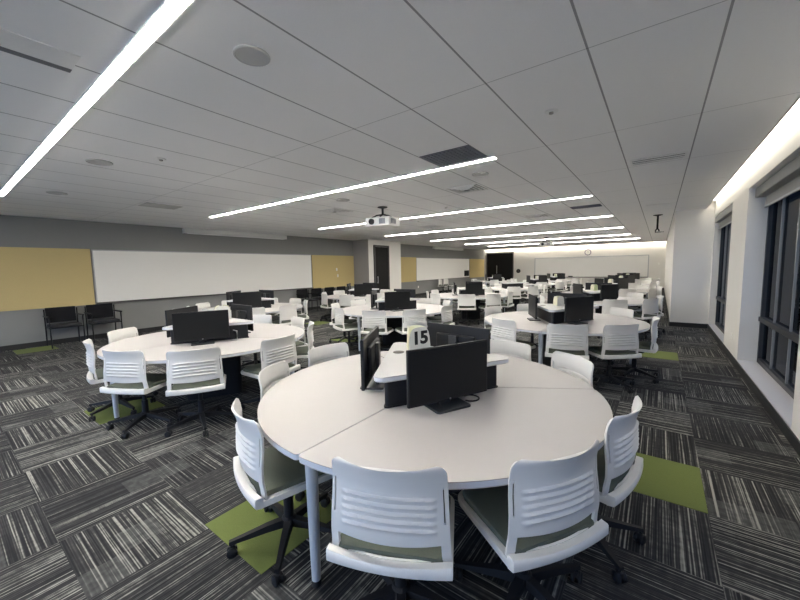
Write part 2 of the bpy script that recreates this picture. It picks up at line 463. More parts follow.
# projection screen cassettes
for (y0, y1, lab) in ((4.4, 7.7, 'long white projection screen cassette above the near whiteboard'), (17.9, 21.6, 'white projection screen cassette above the whiteboard beyond the column')):
    t = thing('projection_screen', lab, 'projection screen', (XL, (y0 + y1) / 2, 2.63), 0)
    to_obj('cassette', box((.075, 0, .078), (.15, y1 - y0, .14), 0, .015), 'proj', t)
    to_obj('screen_bar', box((.075, 0, .002), (.03, y1 - y0 - .15, .02)), 'vent', t)
    for s in (-1, 1): to_obj('end_cap', box((.075, s * ((y1 - y0) / 2 + .006), .07), (.156, .014, .132), 0, .004), 'vent', t)  # end caps closing both ends of the cassette
# outlets and plates
def plate(label, loc, rz, cat='outlet', nm='wall_outlet'):
    t = thing(nm, label, cat, loc, rz)
    to_obj('mounting_plate', box((0, -.005, .058), (.075, .01, .116), 0, .003), 'card', t)
    if cat == 'outlet':
        for z in (.035, .08): to_obj('socket', box((0, -.011, z), (.034, .003, .028), 0, .001), 'vent', t)
    else: to_obj('rocker', box((0, -.012, .058), (.034, .006, .066), 0, .002), 'vent', t)
plate('white wall outlet under the near whiteboard behind left foreground table', (XL, 4.0, .42), R(90))
plate('white wall outlet under the whiteboard just beyond the column', (XL, 16.3, .42), R(90))
plate('white wall outlet low on the window wall between windows', (XR, 7.45, .32), R(-90))
plate('white switch plate on the tan tackboard near column', (XL + .031, 10.2, 1.22), R(90), 'switch', 'light_switch')
plate('small white thermostat plate above the switch on tan tackboard', (XL + .031, 10.15, 1.48), R(90), 'thermostat', 'thermostat')
plate('small plate high on the far wall at its right end', (-.05, YB, 1.45), 0, 'switch', 'light_switch')

# ------------------------------------------------------------------ ceiling fittings
sy = [-5.0 + 2.5, .79, 3.95, 7.22, 10.55, 14.1, 17.7, 20.9]
sx = [(-8.2, -1.0), (-8.2, -.9), (-8.2, -1.55), (-8.35, -1.03), (-8.45, -1.03), (-8.6, -1.05), (-8.6, -1.05), (-8.6, -.85)]
names = ['behind the viewer', 'nearest, crossing the upper left corner', 'second from the camera', 'third from the camera, behind the hanging projector', 'fourth from the camera', 'fifth from the camera', 'sixth from the camera', 'farthest, close to the far wall']
for y, (a, b), nm in zip(sy, sx, names):
    t = thing('linear_ceiling_light', 'long white linear ceiling light, ' + nm, 'light', ((a + b) / 2, y, CZ), 0, 'linear ceiling lights')
    w = b - a
    to_obj('diffuser', box((0, 0, -.004), (w, .060, .014), 0, .003), 'strip', t)
    f = bmesh.new()
    for s in (-1, 1): add_box(f, (0, s * .036, -.003), (w + .03, .010, .010)); add_box(f, (s * (w / 2 + .008), 0, -.003), (.014, .082, .010))
    to_obj('frame', f, 'vent', t)
def round_speaker(x, y, r, lab):
    t = thing('ceiling_speaker', lab, 'speaker', (x, y, CZ), 0, 'round ceiling speakers')
    bm = bmesh.new(); add_lathe(bm, [(r, 0), (r, -.006), (r * .9, -.010), (r * .88, -.006)], 32); to_obj('rim', bm, 'speaker', t, 40)
    bm = bmesh.new(); add_lathe(bm, [(r * .88, 0), (r * .88, -.007)], 32); to_obj('grille', bm, 'speaker', t)
round_speaker(-1.93, 1.22, .10, 'round white ceiling speaker, largest, right of the nearest light')
round_speaker(-5.03, 1.25, .12, 'round white ceiling speaker, middle one left of the second light')
round_speaker(-7.39, 1.29, .12, 'round white ceiling speaker, farthest left near nearest light end')
round_speaker(-1.98, 4.52, .11, 'round ceiling speaker just past the dark return grille')
round_speaker(-4.6, 4.55, .12, 'round ceiling speaker before the hanging projector')
def vent(name, lab, x0, x1, y0, y1, style):
    t = thing(name, lab, 'vent', ((x0 + x1) / 2, (y0 + y1) / 2, CZ)); w, d = x1 - x0, y1 - y0
    if style == 'return':
        to_obj('core', box((0, 0, -.003), (w, d, .008)), 'grille', t)
        f = bmesh.new()
        for k in range(1, 12): add_box(f, (-w / 2 + w * k / 12, 0, -.009), (.006, d, .006))
        for k in range(1, 8): add_box(f, (0, -d / 2 + d * k / 8, -.009), (w, .006, .006))
        to_obj('grid', f, 'grille', t)
    elif style == 'square':
        f = bmesh.new()
        for q, z in ((1, -.004), (.78, -.010), (.56, -.016), (.34, -.022)):
            for s in (-1, 1):
                add_box(f, (0, s * (d * q / 2 - .016), z), (w * q, .032, .010)); add_box(f, (s * (w * q / 2 - .016), 0, z), (.032, d * q, .010))
        to_obj('louvre', f, 'vent', t); to_obj('throat', box((0, 0, -.001), (w * .97, d * .97, .004)), 'ventdark', t)
    elif style == 'linear':
        f = bmesh.new()
        for s in (-1, 1): add_box(f, (0, s * (d / 2 - .010), -.003), (w, .020, .010)); add_box(f, (s * (w / 2 - .010), 0, -.003), (.020, d, .010))
        to_obj('frame', f, 'vent', t)
        for k in (-1, 0, 1): to_obj('blade', box((0, k * d * .28, -.005), (w * .95, d * .17, .003)), 'vent', t)
        to_obj('throat', box((0, 0, -.001), (w * .96, d * .96, .004)), 'gap', t)
    else:
        to_obj('panel', box((0, 0, -.004), (w, d, .010), 0, .003), 'speaker', t)
vent('return_air_vent', 'dark square return air grille at end of the second light', -2.20, -1.61, 3.38, 3.85, 'return')
vent('return_air_vent', 'dark narrow return air grille near fourth ceiling light', -1.60, -1.03, 8.32, 8.66, 'return')
vent('ceiling_diffuser', 'square air diffuser beside the round speaker past the dark grille', -2.76, -2.26, 5.0, 5.46, 'square')
vent('ceiling_diffuser', 'square air diffuser left of the hanging projector', -5.86, -5.32, 5.0, 5.55, 'square')
vent('ceiling_diffuser', 'square air diffuser between third and fourth lights at right', -2.78, -2.26, 8.95, 9.45, 'square')
vent('ceiling_diffuser', 'square air diffuser between fourth and fifth lights', -4.68, -4.12, 12.1, 12.6, 'square')
vent('ceiling_diffuser', 'square air diffuser between third and fourth lights at left', -5.9, -5.35, 9.0, 9.5, 'square')
vent('ceiling_vent', 'flat grey ceiling access panel near the left wall', -7.70, -7.28, 2.42, 3.0, 'panel')
vent('linear_diffuser', 'white linear ceiling diffuser near window wall, closer one', -.34, .20, 5.10, 5.40, 'linear')
vent('linear_diffuser', 'white linear ceiling diffuser near window wall, farther one', -.30, .21, 9.15, 9.4, 'linear')
t = thing('ceiling_slot_vent', 'dark narrow ceiling slot left of the nearest light', 'vent', (-2.92, -.05, CZ))
to_obj('slot', box((0, 0, -.002), (.05, 1.36, .006)), 'ventdark', t); to_obj('flange', box((.13, 0, -.002), (.20, 1.36, .008), 0, .002), 'vent', t)
for k, (x, y) in enumerate(((-4.41, 1.63), (-3.6, 6.5), (-5.2, 7.9), (-.75, 3.1))):
    t = thing('ceiling_sprinkler', ['small white sprinkler cover left of the second light', 'small sprinkler cover right of the hanging projector', 'small sprinkler cover behind the hanging projector', 'small sprinkler cover right of the dark square grille'][k], 'sprinkler', (x, y, CZ), 0, 'ceiling sprinklers')
    bm = bmesh.new(); add_lathe(bm, [(.05, 0), (.05, -.006), (.04, -.009)], 20); to_obj('cover_plate', bm, 'vent', t)
    bm = bmesh.new(); add_lathe(bm, [(.018, -.008), (.018, -.02), (.008, -.024)], 12); to_obj('head', bm, 'steel', t)

def projector(x, y, drop, rz, lab, s=1.):
    t = thing('ceiling_projector', lab, 'projector', (x, y, CZ), rz)
    bm = bmesh.new(); add_lathe(bm, [(.10, 0), (.10, -.012), (.03, -.03)], 20); to_obj('ceiling_plate', bm, 'bezel', t, 40)
    bm = bmesh.new(); add_tube(bm, [(0, 0, -.01), (0, 0, -drop + .06)], .022, 12); to_obj('pole', bm, 'bezel', t, 40)
    z = -drop
    bm = bmesh.new()
    for a in (40, 140, 220, 320):
        ex, ey = .24 * s * math.cos(R(a)), .2 * s * math.sin(R(a))
        add_tube(bm, [(0, 0, z + .07), (ex * .5, ey * .5, z + .055), (ex, ey, z + .005)], .014, 6)
    to_obj('mount_arm', bm, 'bezel', t)
    W, D, H = .56 * s, .44 * s, .17 * s
    bm = bmesh.new(); add_box(bm, (0, 0, z - H / 2), (W, D, H), 0, .02); body = to_obj('body', bm, 'proj', t)
    bm = bmesh.new()
    for k in range(5): add_box(bm, (W * .10 + k * .028, -D / 2 - .002, z - H * .5), (.016, .008, H * .6))
    to_obj('exhaust_grille', bm, 'grille', body)
    bm = bmesh.new()
    for k in range(4): add_box(bm, (W / 2 + .002, -D * .3 + k * .05, z - H * .5), (.008, .026, H * .55))
    to_obj('intake_grille', bm, 'grille', body)
    mt = Matrix.Translation((-W * .22, -D / 2, z - H * .5)) @ Matrix.Rotation(R(90), 4, 'X')
    bm = bmesh.new(); add_lathe(bm, [(H * .34, -.01), (H * .34, .03), (H * .25, .03), (H * .22, .015)], 20, mt); to_obj('lens', bm, 'bezel', body, 40)
    return t
projector(-4.55, 5.6, .22, R(8), 'white projector hanging from the ceiling over the left tables')
projector(-4.1, 16.5, .22, R(8), 'white projector hanging from the ceiling near far wall')
projector(-.09, 11.3, .42, R(0), 'small sensor on a thin dark pole near the white wall box', .22)

# ------------------------------------------------------------------ carpet accents
def accent(i, j, lab):
    t = to_obj('green_carpet_tile', b2(0, TW - .004, 0, TH - .004, 0, .003), 'green', None, None, (TX0 + i * TW + .002 + (-.05 if i == -4 else 0), TY0 + j * TH + .002 + (-.045 if i == -4 else 0), 0))
    tag(t, lab, 'carpet tile', 'green carpet tiles')
accent(-1, 0, 'green carpet tile in the open right of the number 15 table')
accent(-4, -3, 'green carpet tile under the chair left of the number 15 table')
accent(-9, -3, 'green carpet tile under the left foreground table')
accent(-1, 7, 'green carpet tile near the window wall by second table')
accent(-18, -3, 'green carpet tile at left edge by the grey wall')
accent(-14, 6, 'green carpet tile in the aisle right of the guest chairs')
accent(-10, 4, 'green carpet tile in the aisle behind left foreground table')

# ------------------------------------------------------------------ tables
ZT = .71; RT = 1.127
def polar(r, a): return (r * math.cos(R(a)), r * math.sin(R(a)))
def segment_bm(a0):
    """120 degree table leaf from angle a0, rounded corners, edge banded"""
    g = .0025
    d0 = Vector(polar(1, a0)); d1 = Vector(polar(1, a0 + 120)); n0 = Vector((-d0.y, d0.x)); n1 = Vector((d1.y, -d1.x))
    pts = []
    mid = Vector(polar(1, a0 + 60))
    pts.append(tuple(mid * (g / math.sin(R(60)))))
    cr = .022
    # corner at seam a0
    for q in range(5):
        t = q / 4
        c = d0 * (RT - cr) + n0 * (g + cr)
        an = R(a0) - PI / 2 + t * PI / 2
        pts.append((c.x + cr * math.cos(an), c.y + cr * math.sin(an)))
    for q in range(1, 40): pts.append(polar(RT, a0 + 2.2 + (120 - 4.4) * q / 40))
    for q in range(5):
        t = q / 4
        c = d1 * (RT - cr) + n1 * (g + cr)
        an = R(a0 + 120) + t * PI / 2
        pts.append((c.x + cr * math.cos(an), c.y + cr * math.sin(an)))
    bm = bmesh.new(); add_prism(bm, pts, ZT - .032, ZT, .004, 1)
    return bm
def tri(r, rot=-90): return [polar(r, rot + 120 * k) for k in range(3)]
def make_table():
    t = thing('round_table', 'x', 'table')
    for a in (-90, 30, 150):
        to_obj('tabletop_segment', segment_bm(a), ['table', 'edge'], t)
    for a in (-90.5, 29.5, 149.5):
        x, y = polar(1.04, a)
        bm = bmesh.new(); add_lathe(bm, [(.031, ZT - .034), (.027, .35), (.022, .03)], 20, Matrix.Translation((x, y, 0)))
        add_box(bm, (x, y, ZT - .038), (.12, .12, .008))
        lg = to_obj('leg', bm, 'leg', t, 40)
        bm = bmesh.new(); add_lathe(bm, [(.02, .03), (.024, .022), (.024, 0)], 16, Matrix.Translation((x, y, 0))); to_obj('foot', bm, 'black', lg, 40)
    bm = bmesh.new()
    for a in (-90, 30, 150):
        x, y = polar(.72, a); add_box(bm, (x, y, ZT - .06), (.62, .04, .05), R(a))
    to_obj('underframe', bm, 'black', t)
    bm = bmesh.new(); add_prism(bm, round_poly(tri(.40), .05), .0, ZT - .034, .004); to_obj('pedestal', bm, 'pod', t)
    bm = bmesh.new(); add_prism(bm, round_poly(tri(.495), .018), ZT + .0005, .888, .003); pb = to_obj('pod_riser', bm, 'pod', t)
    bm = bmesh.new(); add_prism(bm, round_poly(tri(.505), .018), ZT + .0005, ZT + .012, .003); to_obj('pod_skirt', bm, 'black', pb)
    bm = bmesh.new(); add_prism(bm, round_poly(tri(.605), .05, 8), .889, .921, .006, 1); sh = to_obj('pod_shelf', bm, ['shelf', 'edge'], t)
    bm = bmesh.new(); x, y = -.255, .0; add_lathe(bm, [(.042, .9205), (.042, .9235), (.034, .925)], 24, Matrix.Translation((x, y, 0))); to_obj('grommet', bm, 'brown', sh)
    return t

def make_monitor():
    """faces +x, origin on the table under the panel"""
    t = thing('computer_monitor', 'x', 'monitor')
    W, H, z0 = .57, .332, .05
    bm = bmesh.new(); add_box(bm, (-.011, 0, z0 + H / 2), (.022, W, H), 0, .004)
    add_box(bm, (-.034, 0, z0 + H * .48), (.03, W * .62, H * .62), 0, .012); cs = to_obj('case', bm, 'bezel', t)
    to_obj('screen', box((.0005, 0, z0 + H / 2 + .004), (.002, W - .018, H - .026)), 'screen', t)
    bm = bmesh.new(); add_lathe(bm, [(.006, 0), (.006, .0015)], 16, Matrix.Translation((.0005, 0, z0 + .0085)) @ Matrix.Rotation(R(90), 4, 'Y')); to_obj('logo', bm, 'logo', cs)
    bm = bmesh.new(); add_box(bm, (-.062, 0, .16), (.028, .075, .30), 0, .006); to_obj('stand_neck', bm, 'stand', t)
    bm = bmesh.new(); add_prism(bm, round_poly([(-.115, -.12), (.05, -.12), (.05, .12), (-.115, .12)], .012), 0.0, .012, .002); to_obj('stand_base', bm, 'stand', t)
    return t

def make_card(front='card', K=1.):
    """three sided tapering number sign, faces at 0, 120, 240 degrees"""
    t = thing('number_sign', 'x', 'sign')
    def face(rot, m):
        bm = bmesh.new()
        h = .182 * K; prof = [(-.102, 0), (.102, 0), (.094, .105), (.084, .145), (.064, .172), (.03, .182), (-.03, .182), (-.064, .172), (-.084, .145), (-.094, .105)]; prof = [(p * K, q * K) for p, q in prof]
        def pos(y, z, o): return Vector((.059 * K - .03 * z + o, y, z))
        a = [bm.verts.new(Matrix.Rotation(R(rot), 3, 'Z') @ pos(y, z, 0)) for y, z in prof]
        b = [bm.verts.new(Matrix.Rotation(R(rot), 3, 'Z') @ pos(y, z, -.002)) for y, z in prof]
        n = len(a); bm.faces.new(a); bm.faces.new(b[::-1])
        for k in range(n): bm.faces.new((a[k], b[k], b[(k + 1) % n], a[(k + 1) % n]))
        return to_obj('face_panel', bm, m, t)
    face(0, front); face(120, 'cardy'); face(240, 'cardy')
    return t

def digits(txt, parent):
    cu = bpy.data.curves.new('numerals', 'FONT'); cu.body = txt; cu.size = .13; cu.align_x = 'CENTER'; cu.align_y = 'CENTER'
    cu.offset = .0055; cu.extrude = .0008; cu.space_character = .98
    tmp = bpy.data.objects.new('tmp', cu); COL.objects.link(tmp)
    dg = bpy.context.evaluated_depsgraph_get()
    me = bpy.data.meshes.new_from_object(tmp.evaluated_get(dg))
    bpy.data.objects.remove(tmp); bpy.data.curves.remove(cu)
    me.materials.clear(); me.materials.append(M['ink'])
    o = bpy.data.objects.new('numerals', me); COL.objects.link(o); o.parent = parent
    # text plane -> sign face (+x), leaning like it
    tilt = math.atan(.03)
    o.matrix_local = Matrix.Translation((.059 - .03 * .098 + .0012, .004, .098)) @ Matrix.Rotation(-tilt, 4, 'Y') @ Matrix(((0, 0, 1, 0), (1.18, 0, 0, 0), (0, 1, 0, 0), (0, 0, 0, 1)))
    return o

# ------------------------------------------------------------------ swivel chair
def smooth01(x): x = max(0, min(1, x)); return x * x * (3 - 2 * x)
def lerp_tab(tab, z):
    for (a, b), (c, d) in zip(tab, tab[1:]):
        if z <= c: return b + (d - b) * smooth01((z - a) / (c - a)) if False else b + (d - b) * (z - a) / (c - a)
    return tab[-1][1]
PROF = [(.41, -.222), (.43, -.222), (.48, -.226), (.53, -.234), (.60, -.236), (.68, -.233), (.74, -.236), (.79, -.247), (.83, -.262)]
def back_bm(hi=True):
    bm = bmesh.new()
    if hi:
        us = [-1, -.985, -.945, -.915, -.89, -.86, -.83] + [(-.80 + 1.6 * k / 32) for k in range(33)] + [.83, .86, .89, .915, .945, .985, 1]
        zs = [.415, .43, .443, .452] + [.465, .480, .495, .507, .520] + [.528, .54, .555] + [.560 + .0042 * k for k in range(1, 38)] + [.725, .74, .755, .77, .785, .80, .81, .818, .824, .8285, .83]
    else:
        us = [-1, -.86] + [(-.6 + .3 * k) for k in range(5)] + [.86, 1]
        zs = [.415, .452, .520, .56, .64, .72, .78, .815, .83]
    ridges = [.578, .608, .638, .668, .698]
    def P(u, z):
        hw = .240 - .016 * max(0, z - .435) / .395
        cr = .036
        if z > .83 - cr: hw -= cr * (1 - math.sqrt(max(0, 1 - ((z - (.83 - cr)) / cr) ** 2)))
        x = u * hw
        y = lerp_tab(PROF, z)
        cv = .040 + .018 * smooth01((z - .5) / .33)
        y += cv * u * u
        # top rim dips toward the centre
        zz = z - .005 * (1 - u * u) * smooth01((z - .76) / .07)
        if .51 < z < .56: zz -= .006 * (1 - (u / .86) ** 2) * (abs(u) < .86) * (1 - (z - .52) / .04)
        if hi and .55 < z < .73:
            for rz in ridges:
                d = (z - rz + .010 * (abs(u) / .8) ** 3) / .0125
                if -1 < d < 1:
                    s = (1 - d) / .35 if d > .65 else (d + 1) / 1.65
                    y -= .0125 * s * smooth01((.80 - abs(u)) / .07)
        return Vector((x, y, zz))
    V = [[bm.verts.new(P(u, z)) for u in us] for z in zs]
    for a in range(len(zs) - 1):
        zm = (zs[a] + zs[a + 1]) / 2
        for b in range(len(us) - 1):
            um = abs(us[b] + us[b + 1]) / 2
            if um < .86 and .452 < zm < .520: continue
            if hi and .915 < um < .945 and .60 < zm < .745: continue
            bm.faces.new((V[a][b], V[a][b + 1], V[a + 1][b + 1], V[a + 1][b]))
    for v in [v for v in bm.verts if not v.link_faces]: bm.verts.remove(v)
    bmesh.ops.recalc_face_normals(bm, faces=bm.faces)
    bmesh.ops.solidify(bm, geom=list(bm.faces), thickness=.011)
    return bm
def seat_shell_bm():
    bm = bmesh.new()
    # rear rail, curved in plan
    us = [k / 10 for k in range(-10, 11)]
    rings = []
    for u in us:
        x = u * .245; y = -.240 + .024 * u * u; h = .012 * (1 - u * u)
        sec = [(-.014, .412), (-.018, .419), (-.017, .456 - h), (-.012, .461 - h), (.018, .461 - h), (.022, .440), (.022, .412), (.016, .406)]
        rings.append([bm.verts.new((x, y + a, z)) for a, z in sec])
    for a, b in zip(rings, rings[1:]):
        for q in range(8): bm.faces.new((a[q], a[(q + 1) % 8], b[(q + 1) % 8], b[q]))
    bm.faces.new(rings[0][::-1]); bm.faces.new(rings[-1])
    # pan
    pts = round_poly([(-.245, -.215), (.245, -.215), (.228, .235), (-.228, .235)], [.01, .01, .06, .06])
    add_prism(bm, pts, .408, .440, .008)
    return bm
def cushion_bm():
    bm = bmesh.new()
    pts = round_poly([(-.215, -.205), (.215, -.205), (.212, .222), (-.212, .222)], [.03, .03, .06, .06])
    add_prism(bm, pts, .438, .466, .012)
    return bm
def caster_bm(x, y, a):
    bm = bmesh.new()
    mt = Matrix.Translation((x, y, 0)) @ Matrix.Rotation(R(a), 4, 'Z')
    for s in (-1, 1):
        add_lathe(bm, [(.012, 0), (.026, .001), (.0275, .006), (.0275, .015), (.022, .019)], 14, mt @ Matrix.Translation((0, s * .006, .0275)) @ Matrix.Rotation(R(-90 * s), 4, 'X'))
    add_box(bm, (0, 0, .044), (.04, .018, .03), 0, .004, 0, mt)
    add_lathe(bm, [(.008, .045), (.008, .08)], 8, mt)
    return bm
RB = .305
def star_bm(rot):
    bm = bmesh.new()
    add_lathe(bm, [(.040, .085), (.045, .10), (.042, .13), (.030, .14)], 16)
    for k in range(5):
        a = R(rot + 72 * k); d = Vector((math.cos(a), math.sin(a), 0)); n = Vector((-d.y, d.x, 0)); up = Vector((0, 0, 1))
        secs = []
        for r, w, zt, zb in ((.02, .026, .132, .088), (.12, .022, .122, .086), (.24, .017, .10, .076), (RB + .012, .013, .088, .07)):
            c = d * r
            secs.append([bm.verts.new(c + n * w + up * zb), bm.verts.new(c + n * w * .8 + up * zt), bm.verts.new(c - n * w * .8 + up * zt), bm.verts.new(c - n * w + up * zb)])
        for p, q in zip(secs, secs[1:]):
            for m_ in range(4): bm.faces.new((p[m_], p[(m_ + 1) % 4], q[(m_ + 1) % 4], q[m_]))
        bm.faces.new(secs[0][::-1]); bm.faces.new(secs[-1])
    return bm
def make_chair(hi, rot=18):
    t = thing('swivel_chair', 'x', 'chair')
    to_obj('backrest', back_bm(hi), 'white', t, 50); to_obj('seat_shell', seat_shell_bm(), 'white', t, 45)
    to_obj('seat_cushion', cushion_bm(), 'cush', t, 50)
    bm = bmesh.new(); add_box(bm, (0, 0, .385), (.20, .22, .05), 0, .012)
    for s in (-1, 1): add_box(bm, (s * .11, -.02, .398), (.03, .30, .02), 0, .004)
    to_obj('tilt_mechanism', bm, 'black', t)
    bm = bmesh.new(); add_lathe(bm, [(.028, .12), (.028, .26), (.019, .262), (.019, .37)], 16); to_obj('gas_column', bm, 'black', t, 40)
    if hi:
        to_obj('star_base', star_bm(rot), 'black', t, 40)
        for k in range(5):
            a = rot + 72 * k; x, y = polar(RB, a)
            to_obj('caster', caster_bm(x, y, a + 60 + 40 * k), 'black', t, 40)
    else:
        bm = star_bm(rot)
        for k in range(5):
            x, y = polar(RB, rot + 72 * k)
            add_lathe(bm, [(.02, .0), (.026, .006), (.026, .05), (.012, .075)], 8, Matrix.Translation((x, y, 0)))
        to_obj('star_base', bm, 'black', t, 40)
    return t

P_table = make_table(); P_mon = make_monitor(); P_big = make_card(); P_card = make_card('card', .8); P_cardl = make_card('cardl', .8)
ROTS = (18, 42, 66)
P_hi = [make_chair(True, r) for r in ROTS]; P_los = [make_chair(False, r) for r in ROTS]; P_lo = P_los[0]
protos = [P_table, P_mon, P_big, P_card, P_cardl] + P_los + P_hi

DEF = [-114, -67, -29, 9, 52, 90, 128, 172, -150]
# key: (x, y, chair angles, description, (monitors?), card offset)
TABLES = [
    ('A', -1.296, 2.062, [(-65.4, 1.0), (-32.2, .99), (3, .99, -14), (50, 1.0), (82, 1.0), (173, 1.01), (-150, .955), (-112, 1.0, 5)], 'the number 15 table', True),
    ('B', -1.20, 5.74, [(-116, .98), (-74, .98), (-42, .98), (-4, .97, 4), (51, .97), (86, 1.0), (128, 1.05), (170, 1.0)], 'the second table on window side', True),
    ('C', -1.20, 9.45, None, 'the third table on window side', True),
    ('D', -1.20, 13.1, None, 'the fourth table on window side', True),
    ('E', -1.20, 16.8, None, 'the fifth table on window side', True),
    ('P', -1.20, 20.5, None, 'the farthest table on window side', True),
    ('F', -4.56, 2.12, [(-66.5, .98, 4), (-33, 1.05, 2), (6, 1.05), (51, 1.0), (82, 1.0), (122, 1.05), (-146, 1.0, 0), (-109, .98, 8)], 'the left foreground table', True),
    ('G', -4.42, 5.73, [(-148, 1.05), (-111, 1.02), (-68, 1.05), (-36, 1.05), (8, 1.0), (53, 1.0), (90, 1.0), (172, .98)], 'the table under the hanging projector', True),
    ('H', -4.55, 9.55, None, 'the third table of middle row', True),
    ('I', -4.55, 13.2, None, 'the fourth table of middle row', False),
    ('J', -4.55, 16.9, None, 'the fifth table of middle row', True),
    ('K', -4.55, 20.6, None, 'the farthest table of middle row', True),
    ('L', -7.45, 4.35, [(-112, 1.0), (-67, 1.0), (-29, 1.0), (6, 1.02), (52, 1.0), (88, 1.0), (127, 1.0), (172, 1.0), (-150, 1.0)], 'the table below the near whiteboard', True),
    ('M', -7.5, 8.1, None, 'the table before the column door', True),
    ('N', -7.5, 19.0, None, 'the table near the double door', True),
]
TLAB = {
    'A': 'large white round table in the foreground with the number 15 sign',
    'B': 'white round table directly behind the number 15 table at right',
    'C': 'white round table, third from the camera on window side',
    'D': 'white round table, fourth from the camera on window side',
    'E': 'white round table, fifth from the camera on window side',
    'P': 'white round table, farthest on window side by the far whiteboard',
    'F': 'white round table at left, in front of the grey wall',
    'G': 'white round table under the hanging projector, behind left foreground table',
    'H': 'white round table in the middle row before the yellow far tackboard',
    'I': 'white round table without monitors in the middle row',
    'J': 'white round table in the middle row, second nearest the far wall',
    'K': 'white round table in the middle row, nearest the far wall',
    'L': 'white round table below the near whiteboard, by the wall',
    'M': 'white round table in front of the column door, by guest chairs',
    'N': 'white round table nearest the black double door',
}
def where(a):
    a = (a + 180) % 360 - 180
    tab = [(-142, 'left end, turned side-on'), (-118, 'left near edge'), (-85, 'near edge, left of centre'), (-50, 'near edge, centre'), (-18, 'near edge, right of centre'),
           (24, 'right end'), (64, 'far right edge'), (105, 'far edge, right of centre'), (145, 'far edge, left of centre'), (181, 'far left edge')]
    for lim, s in tab:
        if a < lim: return s
used_labels = set()
for key, tx, ty, chairs, desc, mons in TABLES:
    dup(P_table, (tx, ty, 0), 0, TLAB[key], 'round collaboration tables')
    # monitors
    if mons:
        if key == 'A': ml = [(.32, -.26, -26, 'facing the camera'), (-.37, -.20, 210, 'on the left side, seen from its edge'), (.03, .40, 84, 'at the back, facing away')]
        else:
            jr = lambda: random.uniform(-5, 5)
            ml = [(*polar(.41, -40), -27 + jr(), 'right of the pod'), (*polar(.42, 208), 210 + jr(), 'left of the pod'), (*polar(.41, 90), 90 + jr(), 'behind the pod')]
        for x, y, a, w in ml:
            dup(P_mon, (tx + x, ty + y, ZT + .0005), R(a), 'black monitor ' + w + ', on ' + desc, 'monitors on the tables')
        if key != 'A':
            pc = P_cardl if key == 'C' else P_big if key == 'F' else P_card
            dup(pc, (tx - .05, ty + (.16 if key == 'F' else .08), .9215), R(-12 + random.uniform(-15, 15)), ('lime' if pc is P_cardl else 'pale') + ' table sign on the pod of ' + desc, 'table number signs')
    cl = chairs or [(a + random.uniform(-2, 2), 1.0 + random.uniform(-.02, .06)) for a in DEF]
    far = math.hypot(tx, ty) > 8.6
    feet = [(tx + polar(1.04, a)[0], ty + polar(1.04, a)[1]) for a in (-90.5, 29.5, 149.5)]
    for n, (a, r, *ex) in enumerate(cl):
        x, y = polar(r, a)
        rz = R(a + 90 + (sum(ex) if ex or key == 'A' else random.uniform(-7, 7)))
        lab = 'white swivel chair at %s of %s' % (where(a), desc)
        if lab in used_labels: print('DUP LABEL', lab)
        used_labels.add(lab)
        best = None                                       # turn the star base clear of legs and neighbouring bases
        for q, rot in enumerate(ROTS):
            pts = [(tx + x + rr * math.cos(rz + R(rot + 72 * k)), ty + y + rr * math.sin(rz + R(rot + 72 * k))) for k in range(5) for rr in (.15, .24, .32)]
            dmin = min(math.hypot(px - ox, py - oy) for px, py in pts for ox, oy in feet)
            if best is None or dmin > best[0]: best = (dmin, q, pts)
        feet += best[2]
        src = (P_los if far else P_hi)[best[1]]
        dup(src, (tx + x, ty + y, 0), rz, lab, 'white swivel chairs')
c15 = dup(P_big, (-1.296 - .19, 2.062 + .13, .9215), R(-20), 'white three-sided table sign with black number 15', 'table number signs')
digits('15', c15)

# cables on the tables
def cable(lab, pts, r, m):
    bm = bmesh.new(); add_tube(bm, pts, r, 8); o = to_obj('cable', bm, m, None, 60); tag(o, lab, 'cable')
cable('black cable loop beside the front monitor stand on number 15 table', [(-1.296 + .36 + .05 * math.cos(q) + .0, 2.062 - .06 + .05 * math.sin(q) + .02 * q / 6, ZT + .006) for q in [k * .45 - 1.8 for k in range(12)]], .005, 'black')
cable('white cable bent beside the monitor on the left foreground table', [(-4.54 + .42, 2.12 + .02, ZT + .01), (-4.54 + .46, 2.12 + .06, ZT + .01), (-4.54 + .46, 2.12 + .06, ZT + .12), (-4.54 + .40, 2.12 + .05, ZT + .125)], .007, 'white')

